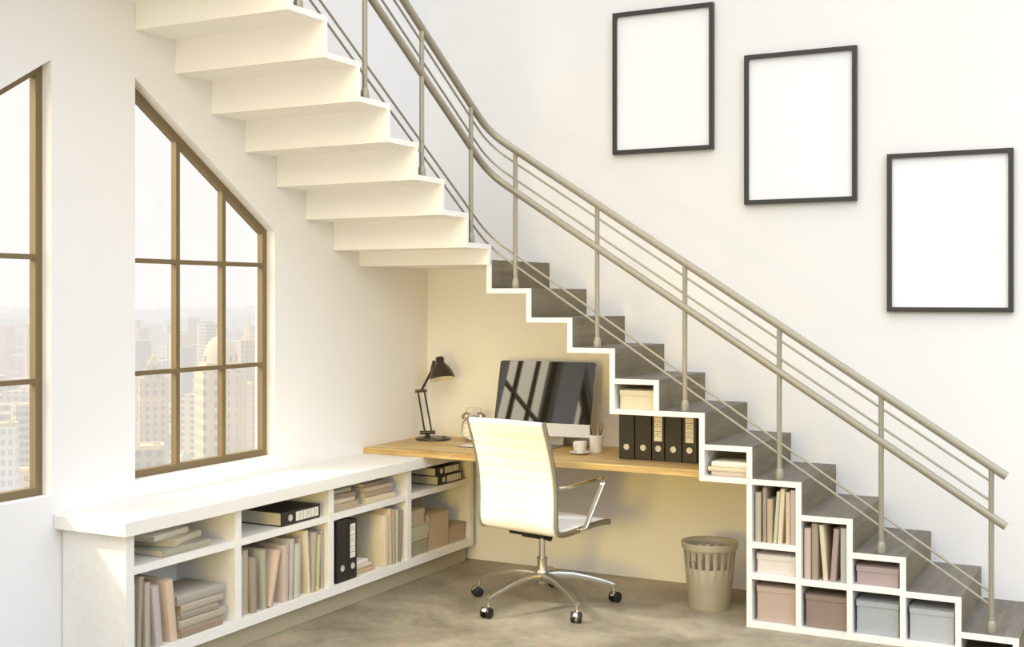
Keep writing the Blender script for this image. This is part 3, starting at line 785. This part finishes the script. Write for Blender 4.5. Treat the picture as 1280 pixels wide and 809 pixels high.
for k in range(5):
    a = math.radians(35+72*k)+fa
    L = .385
    m = MB(); d = Vector((math.cos(a), math.sin(a), 0)); sd = Vector((-math.sin(a), math.cos(a), 0))
    st = [(.025, .150, .026, .040), (.08, .156, .025, .036), (.16, .151, .022, .031), (.25, .132, .018, .026), (.34, .107, .015, .022), (L, .090, .014, .018)]
    rings = []
    for r, z, w, h in st:
        c = d*r+Vector((0, 0, z)); rings.append([m.bm.verts.new(c+sd*(w*u)+Vector((0, 0, h*v))) for u, v in ((-.75, .5), (.75, .5), (1, .1), (.8, -.5), (-.8, -.5), (-1, .1))])
    for i in range(len(rings)-1):
        for q in range(6): m.bm.faces.new((rings[i][q], rings[i][(q+1) % 6], rings[i+1][(q+1) % 6], rings[i+1][q]))
    m.bm.faces.new(rings[0]); m.bm.faces.new(rings[-1][::-1])
    leg = m.build('leg', M['alu'], chair, smooth=50)
    m = MB(); e = d*(L-.006)
    wa = a+[.6, -.5, .9, .2, -.7][k]; wd = Vector((math.cos(wa), math.sin(wa), 0)); ws = Vector((-math.sin(wa), math.cos(wa), 0))
    cw = e+wd*.012
    m.tube([e+Vector((0, 0, .045)), e+Vector((0, 0, .088))], .007, 10, mi=1)
    for sg in (-1, 1):
        m.tube([cw+ws*(sg*.010)+Vector((0, 0, .027)), cw+ws*(sg*.012)+Vector((0, 0, .027)), cw+ws*(sg*.024)+Vector((0, 0, .027)), cw+ws*(sg*.026)+Vector((0, 0, .027))], [.022, .0265, .0265, .022], 20, mi=0)
    hood = [cw+wd*(.029*math.cos(t))+Vector((0, 0, .027+.029*math.sin(t))) for t in [PI*x/10 for x in range(1, 10)]]
    m.strap(hood, .022, .003, ws, mi=1)
    m.build('caster', [M['plastic_black'], M['chrome']], leg)

# ------------------------------------------------------------------ the city outside
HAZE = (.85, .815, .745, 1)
def city_mat(name, wall, win, sx=3.2, sz=3.6, wfrac=.45, lo=.50):
    """window-grid facade in object space, with haze painted over it as emission, thicker with distance from the room"""
    m = bpy.data.materials.new(name); t, N, L, b = nt(m)
    tc = N.new('ShaderNodeTexCoord'); sp = N.new('ShaderNodeSeparateXYZ'); L.new(tc.outputs['Object'], sp.inputs[0])
    ad = N.new('ShaderNodeMath'); ad.operation = 'ADD'; L.new(sp.outputs[0], ad.inputs[0]); L.new(sp.outputs[1], ad.inputs[1])
    def cell(src, size, frac):
        a = N.new('ShaderNodeMath'); a.operation = 'DIVIDE'; a.inputs[1].default_value = size; L.new(src, a.inputs[0])
        f = N.new('ShaderNodeMath'); f.operation = 'FRACT'; L.new(a.outputs[0], f.inputs[0])
        c = N.new('ShaderNodeMath'); c.operation = 'LESS_THAN'; c.inputs[1].default_value = frac; L.new(f.outputs[0], c.inputs[0])
        return c.outputs[0]
    mu = N.new('ShaderNodeMath'); mu.operation = 'MULTIPLY'
    L.new(cell(ad.outputs[0], sx, wfrac), mu.inputs[0]); L.new(cell(sp.outputs[2], sz, .55), mu.inputs[1])
    ge = N.new('ShaderNodeNewGeometry'); sn = N.new('ShaderNodeSeparateXYZ'); L.new(ge.outputs['Normal'], sn.inputs[0])
    ab = N.new('ShaderNodeMath'); ab.operation = 'ABSOLUTE'; L.new(sn.outputs[2], ab.inputs[0])
    lt = N.new('ShaderNodeMath'); lt.operation = 'LESS_THAN'; lt.inputs[1].default_value = .3; L.new(ab.outputs[0], lt.inputs[0])
    m2 = N.new('ShaderNodeMath'); m2.operation = 'MULTIPLY'; L.new(mu.outputs[0], m2.inputs[0]); L.new(lt.outputs[0], m2.inputs[1])
    mx = N.new('ShaderNodeMix'); mx.data_type = 'RGBA'; mx.inputs[6].default_value = lin(wall); mx.inputs[7].default_value = lin(win)
    L.new(m2.outputs[0], mx.inputs[0])
    # per-region tint so blocks differ
    no = N.new('ShaderNodeTexNoise'); no.inputs['Scale'].default_value = .02; L.new(ge.outputs['Position'], no.inputs['Vector'])
    hs = N.new('ShaderNodeHueSaturation'); L.new(mx.outputs[2], hs.inputs['Color'])
    mr = N.new('ShaderNodeMapRange'); mr.inputs['To Min'].default_value = .55; mr.inputs['To Max'].default_value = 1.45; L.new(no.outputs['Fac'], mr.inputs['Value']); L.new(mr.outputs[0], hs.inputs['Value'])
    L.new(hs.outputs['Color'], b.inputs['Base Color']); b.inputs['Roughness'].default_value = .8
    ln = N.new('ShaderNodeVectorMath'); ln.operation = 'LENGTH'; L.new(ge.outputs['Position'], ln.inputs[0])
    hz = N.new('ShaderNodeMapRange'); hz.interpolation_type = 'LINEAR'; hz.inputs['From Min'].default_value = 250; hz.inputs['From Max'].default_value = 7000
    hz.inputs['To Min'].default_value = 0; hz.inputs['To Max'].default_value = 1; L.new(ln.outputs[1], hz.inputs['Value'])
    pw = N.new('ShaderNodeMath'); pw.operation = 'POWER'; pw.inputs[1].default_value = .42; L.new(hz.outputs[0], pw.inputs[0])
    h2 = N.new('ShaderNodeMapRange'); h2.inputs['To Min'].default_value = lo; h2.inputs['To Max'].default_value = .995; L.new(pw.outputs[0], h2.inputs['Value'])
    em = N.new('ShaderNodeEmission'); em.inputs['Strength'].default_value = 1  # veil of air haze painted in, emitted by the facade itself
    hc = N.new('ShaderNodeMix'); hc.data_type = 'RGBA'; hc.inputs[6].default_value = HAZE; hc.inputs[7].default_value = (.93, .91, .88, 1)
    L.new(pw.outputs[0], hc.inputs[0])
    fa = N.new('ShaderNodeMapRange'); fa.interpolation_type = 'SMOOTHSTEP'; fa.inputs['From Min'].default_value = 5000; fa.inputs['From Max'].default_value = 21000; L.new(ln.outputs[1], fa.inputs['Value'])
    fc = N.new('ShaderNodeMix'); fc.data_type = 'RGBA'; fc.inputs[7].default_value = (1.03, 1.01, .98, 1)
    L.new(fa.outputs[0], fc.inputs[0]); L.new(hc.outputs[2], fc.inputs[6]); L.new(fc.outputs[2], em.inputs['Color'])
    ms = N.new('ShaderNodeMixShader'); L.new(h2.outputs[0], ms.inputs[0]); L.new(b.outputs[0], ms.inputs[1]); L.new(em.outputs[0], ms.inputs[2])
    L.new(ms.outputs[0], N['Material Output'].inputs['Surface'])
    return m
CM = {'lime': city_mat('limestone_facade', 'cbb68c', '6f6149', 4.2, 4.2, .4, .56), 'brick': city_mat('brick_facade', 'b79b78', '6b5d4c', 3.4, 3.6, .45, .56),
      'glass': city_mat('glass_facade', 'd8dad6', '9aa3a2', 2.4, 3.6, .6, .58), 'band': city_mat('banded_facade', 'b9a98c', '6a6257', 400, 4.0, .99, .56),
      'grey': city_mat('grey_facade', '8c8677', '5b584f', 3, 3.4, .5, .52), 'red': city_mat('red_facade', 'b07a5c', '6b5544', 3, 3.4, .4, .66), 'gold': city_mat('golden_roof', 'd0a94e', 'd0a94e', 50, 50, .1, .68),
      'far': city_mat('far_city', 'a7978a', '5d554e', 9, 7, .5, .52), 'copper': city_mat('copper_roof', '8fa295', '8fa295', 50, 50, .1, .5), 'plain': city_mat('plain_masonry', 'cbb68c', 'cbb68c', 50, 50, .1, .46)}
GZ = -140.0
CAM = Vector((4.0035, -6.4983, 1.6)); YAW = .48304
FW = Vector((-math.sin(YAW), math.cos(YAW), 0)); RT = Vector((math.cos(YAW), math.sin(YAW), 0)); FOC = 1524.33
def spot(az_px, D):          # ground point along a bearing from the room
    p = CAM+FW*D+RT*((az_px-640)/FOC*D); return (p.x, p.y, GZ)
def hgt(py, D): return 1.6+(371.96-py)/FOC*D-GZ
TAKEN = []
def city_building(px0, px1, pytop, D, mat, label, rz=.5, depth=1.0, extras=None, group=None):
    w = (px1-px0)/FOC*D; h = hgt(pytop, D); x, y, z = spot((px0+px1)/2, D)
    t = thing('city_building', label, 'building', (x, y, z), (0, 0, rz+YAW), group)
    m = MB(); s = w/(abs(math.cos(rz))+depth*abs(math.sin(rz)))
    a, b = s/2, s*depth/2
    TAKEN.append((x, y, 1.1*math.hypot(a, b)))
    m.box(-a, a, -b, b, 0, h); m.build('tower_body', CM[mat], t, smooth=0)
    if extras: extras(t, a, b, h)
    return t
def domed(t, a, b, h):
    m = MB(); m.box(-a*.82, a*.82, -b*.82, b*.82, h, h+a*.35); m.lathe([(a*.8, a*.35), (a*.78, a*.7), (a*.66, a*1.1), (a*.45, a*1.4), (a*.2, a*1.55), (0, a*1.6)], 20, (0, 0, h)); m.build('dome', CM['lime'], t, smooth=40)
    m = MB(); m.lathe([(a*.2, 0), (a*.2, a*.35), (a*.1, a*.5), (0, a*.9)], 10, (0, 0, h+a*1.5)); m.build('lantern', CM['gold'], t, smooth=30)
    for k in (-.62, 0, .62):
        m = MB(); m.box(k*a-a*.10, k*a+a*.10, -b*1.04, -b*1.0, 0, h-a*.1); m.build('pilaster', CM['plain'], t, smooth=0)
        m = MB(); m.box(a, a*1.04, k*b-b*.10, k*b+b*.10, 0, h-a*.1); m.build('pilaster', CM['plain'], t, smooth=0)
def stepped(t, a, b, h):
    m = MB(); m.box(-a*.7, a*.7, -b*.7, b*.7, h, h+a*.6); m.box(-a*.45, a*.45, -b*.45, b*.45, h+a*.6, h+a*1.0); m.build('setback', CM['brick'], t, smooth=0)
    m = MB(); m.prism([(-a*.45, h+a), (a*.45, h+a), (0, h+a*1.7)], 'y', -b*.45, b*.45); m.build('roof', CM['gold'], t, smooth=0)
    m = MB(); m.box(-a*1.05, a*1.05, -b*1.05, b*1.05, h*.9, h*.915); m.build('cornice', CM['plain'], t, smooth=0)
def plant(t, a, b, h):
    m = MB(); m.box(-a*.5, a*.3, -b*.4, b*.5, h, h+a*.22); m.build('roof_house', CM['plain'], t, smooth=0)
    m = MB()
    for s in (-1, 1): m.box(-a, a, s*b-.4*s-.4, s*b-.4*s+.4, h, h+1.2); m.box(s*a-.4*s-.4, s*a-.4*s+.4, -b, b, h, h+1.2)
    m.build('parapet', CM['plain'], t, smooth=0)
def pyramid(t, a, b, h):
    m = MB(); A = [m.bm.verts.new(p) for p in ((-a, -b, h), (a, -b, h), (a, b, h), (-a, b, h))]; c = m.bm.verts.new((0, 0, h+a*1.3))
    for i in range(4): m.bm.faces.new((A[i], A[(i+1) % 4], c))
    m.build('roof', CM['copper'], t, smooth=0)
def spire(t, a, b, h):
    m = MB(); m.lathe([(a*.8, 0), (a*.5, a*.8), (a*.2, a*1.6), (0, a*2.6)], 8, (0, 0, h)); m.build('spire', CM['gold'], t, smooth=20)
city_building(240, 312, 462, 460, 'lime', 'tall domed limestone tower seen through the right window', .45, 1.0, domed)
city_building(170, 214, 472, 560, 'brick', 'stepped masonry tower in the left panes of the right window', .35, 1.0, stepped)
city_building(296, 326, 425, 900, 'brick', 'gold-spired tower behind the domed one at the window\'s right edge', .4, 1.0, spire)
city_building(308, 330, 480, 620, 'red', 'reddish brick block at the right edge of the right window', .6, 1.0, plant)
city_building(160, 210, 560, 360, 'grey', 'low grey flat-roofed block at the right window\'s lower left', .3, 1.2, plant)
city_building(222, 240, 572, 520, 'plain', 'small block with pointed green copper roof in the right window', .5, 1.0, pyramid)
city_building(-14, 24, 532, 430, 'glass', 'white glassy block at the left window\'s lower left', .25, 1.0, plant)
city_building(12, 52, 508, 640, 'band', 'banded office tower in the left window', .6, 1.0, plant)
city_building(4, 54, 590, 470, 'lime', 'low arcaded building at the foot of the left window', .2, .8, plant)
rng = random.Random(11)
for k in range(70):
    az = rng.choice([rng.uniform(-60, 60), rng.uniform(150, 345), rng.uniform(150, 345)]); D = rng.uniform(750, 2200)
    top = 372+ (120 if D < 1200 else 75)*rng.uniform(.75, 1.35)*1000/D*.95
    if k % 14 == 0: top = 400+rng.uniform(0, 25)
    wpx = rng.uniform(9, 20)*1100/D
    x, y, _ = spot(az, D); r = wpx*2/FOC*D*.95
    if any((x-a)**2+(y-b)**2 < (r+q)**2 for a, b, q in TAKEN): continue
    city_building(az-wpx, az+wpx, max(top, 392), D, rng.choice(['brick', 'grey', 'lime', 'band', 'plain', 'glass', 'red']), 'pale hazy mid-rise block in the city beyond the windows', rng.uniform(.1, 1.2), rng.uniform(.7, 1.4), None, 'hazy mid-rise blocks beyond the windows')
V, Fc = [], []
for k in range(7000):
    D = 950+11000*rng.random()**1.9; az = rng.uniform(-330, 520)
    x, y, _ = spot(az, D)
    w = rng.uniform(9, 30)*(1+D/9000); d = rng.uniform(9, 30)*(1+D/9000); h = rng.uniform(6, 26) + (rng.uniform(10, 45) if rng.random() < .12 else 0)
    if any((x-a)**2+(y-b)**2 < (r+1.5*max(w, d))**2 for a, b, r in TAKEN): continue
    an = rng.choice([.3, .3, .9, 1.2])+rng.uniform(-.08, .08); c, sn = math.cos(an), math.sin(an); b0 = len(V)
    for zz in (GZ+.05, GZ+h):
        for u, v in ((-w, -d), (w, -d), (w, d), (-w, d)): V.append((x+u*c-v*sn, y+u*sn+v*c, zz))
    Fc += [tuple(b0+i for i in f) for f in ((4, 5, 6, 7), (0, 1, 5, 4), (1, 2, 6, 5), (2, 3, 7, 6), (3, 0, 4, 7))]
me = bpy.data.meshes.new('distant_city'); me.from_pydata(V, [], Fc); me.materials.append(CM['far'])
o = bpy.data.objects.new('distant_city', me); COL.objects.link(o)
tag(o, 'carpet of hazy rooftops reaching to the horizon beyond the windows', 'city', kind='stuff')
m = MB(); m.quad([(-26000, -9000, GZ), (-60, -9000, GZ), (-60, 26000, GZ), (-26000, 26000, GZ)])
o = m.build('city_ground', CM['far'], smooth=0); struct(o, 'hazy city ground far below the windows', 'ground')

# ------------------------------------------------------------------ light
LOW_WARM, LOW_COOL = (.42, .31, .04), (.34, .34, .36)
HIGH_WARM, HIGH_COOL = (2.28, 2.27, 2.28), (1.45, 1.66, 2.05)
w = bpy.data.worlds.new('haze_sky_with_room_fill'); SC.world = w; w.use_nodes = True
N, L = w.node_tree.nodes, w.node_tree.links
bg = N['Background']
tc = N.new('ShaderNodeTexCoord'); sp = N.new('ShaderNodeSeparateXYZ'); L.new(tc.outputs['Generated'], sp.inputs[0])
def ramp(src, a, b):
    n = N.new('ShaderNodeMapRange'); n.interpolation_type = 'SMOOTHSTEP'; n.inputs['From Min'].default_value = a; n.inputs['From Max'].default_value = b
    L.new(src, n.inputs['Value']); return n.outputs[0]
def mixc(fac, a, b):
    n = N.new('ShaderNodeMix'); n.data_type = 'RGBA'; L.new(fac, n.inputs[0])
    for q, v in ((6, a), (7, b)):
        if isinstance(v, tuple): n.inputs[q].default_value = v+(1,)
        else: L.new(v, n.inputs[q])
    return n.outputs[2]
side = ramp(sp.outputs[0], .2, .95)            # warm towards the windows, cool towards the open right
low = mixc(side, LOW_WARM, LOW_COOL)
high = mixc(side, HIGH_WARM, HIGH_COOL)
room = mixc(ramp(sp.outputs[2], -.05, .45), low, high)  # room-side directions are added fill, not sky: dim tint low, bright above
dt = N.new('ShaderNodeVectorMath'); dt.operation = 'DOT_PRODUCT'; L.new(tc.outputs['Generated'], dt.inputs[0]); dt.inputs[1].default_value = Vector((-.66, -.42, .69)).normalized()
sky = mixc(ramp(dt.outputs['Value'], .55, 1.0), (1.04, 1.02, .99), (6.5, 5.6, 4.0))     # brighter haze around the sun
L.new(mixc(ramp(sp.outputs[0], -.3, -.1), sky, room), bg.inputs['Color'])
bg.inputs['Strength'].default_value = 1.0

def light(kind, name, loc, target, energy, color, size=1.0, size_y=None, angle=None):
    d = bpy.data.lights.new(name, kind); d.energy = energy; d.color = color
    if kind == 'AREA':
        d.shape = 'RECTANGLE'; d.size = size; d.size_y = size_y or size
    if kind == 'SUN': d.angle = angle
    o = bpy.data.objects.new(name, d); COL.objects.link(o); o.location = loc
    o.rotation_euler = (Vector(target)-Vector(loc)).to_track_quat('-Z', 'Y').to_euler()
    return o
wf = light('AREA', 'warm_fill', (1.6, -5.0, .8), (1.1, -.2, .45), 5.5, (1, .68, .08), .6)
wf.data.spread = math.radians(50)
wu = light('AREA', 'warm_upper_fill', (2.2, -4.2, 3.5), (.25, -.4, 1.3), 6, (1, .78, .34), 1.6)
wu.data.spread = math.radians(60)
sf = light('AREA', 'stair_fill', (1.5, -6.6, .9), (.42, -2.0, 2.65), 4.0, (1, .90, .72), 1.2)
sf.data.spread = math.radians(48)
cf = light('AREA', 'cool_fill', (6.0, -3.4, 2.6), (3.0, -.3, 1.0), 18, (.45, .72, 1), 1.6)
cf.data.spread = math.radians(110)
light('SUN', 'sun', (-5, -4, 6), (-5+.66, -4+.42, 6-.69), 2.7, (1, .97, .92), angle=math.radians(4))

# ------------------------------------------------------------------ camera and look
cam = bpy.data.cameras.new('camera'); co = bpy.data.objects.new('camera', cam); COL.objects.link(co)
co.location = CAM; co.rotation_euler = (PI/2, 0, YAW)
cam.sensor_fit = 'HORIZONTAL'; cam.sensor_width = 36; cam.lens = FOC/1280*36
cam.shift_y = -(404.5-371.96)/1280
cam.clip_end = 60000; cam.clip_start = .05
SC.camera = co
SC.view_settings.view_transform = 'Standard'
SC.view_settings.look = 'None'
SC.view_settings.exposure = 0
SC.cycles.max_bounces = 8; SC.cycles.diffuse_bounces = 5; SC.cycles.transparent_max_bounces = 8
SC.cycles.caustics_reflective = False; SC.cycles.caustics_refractive = False
SC.cycles.use_denoising = True
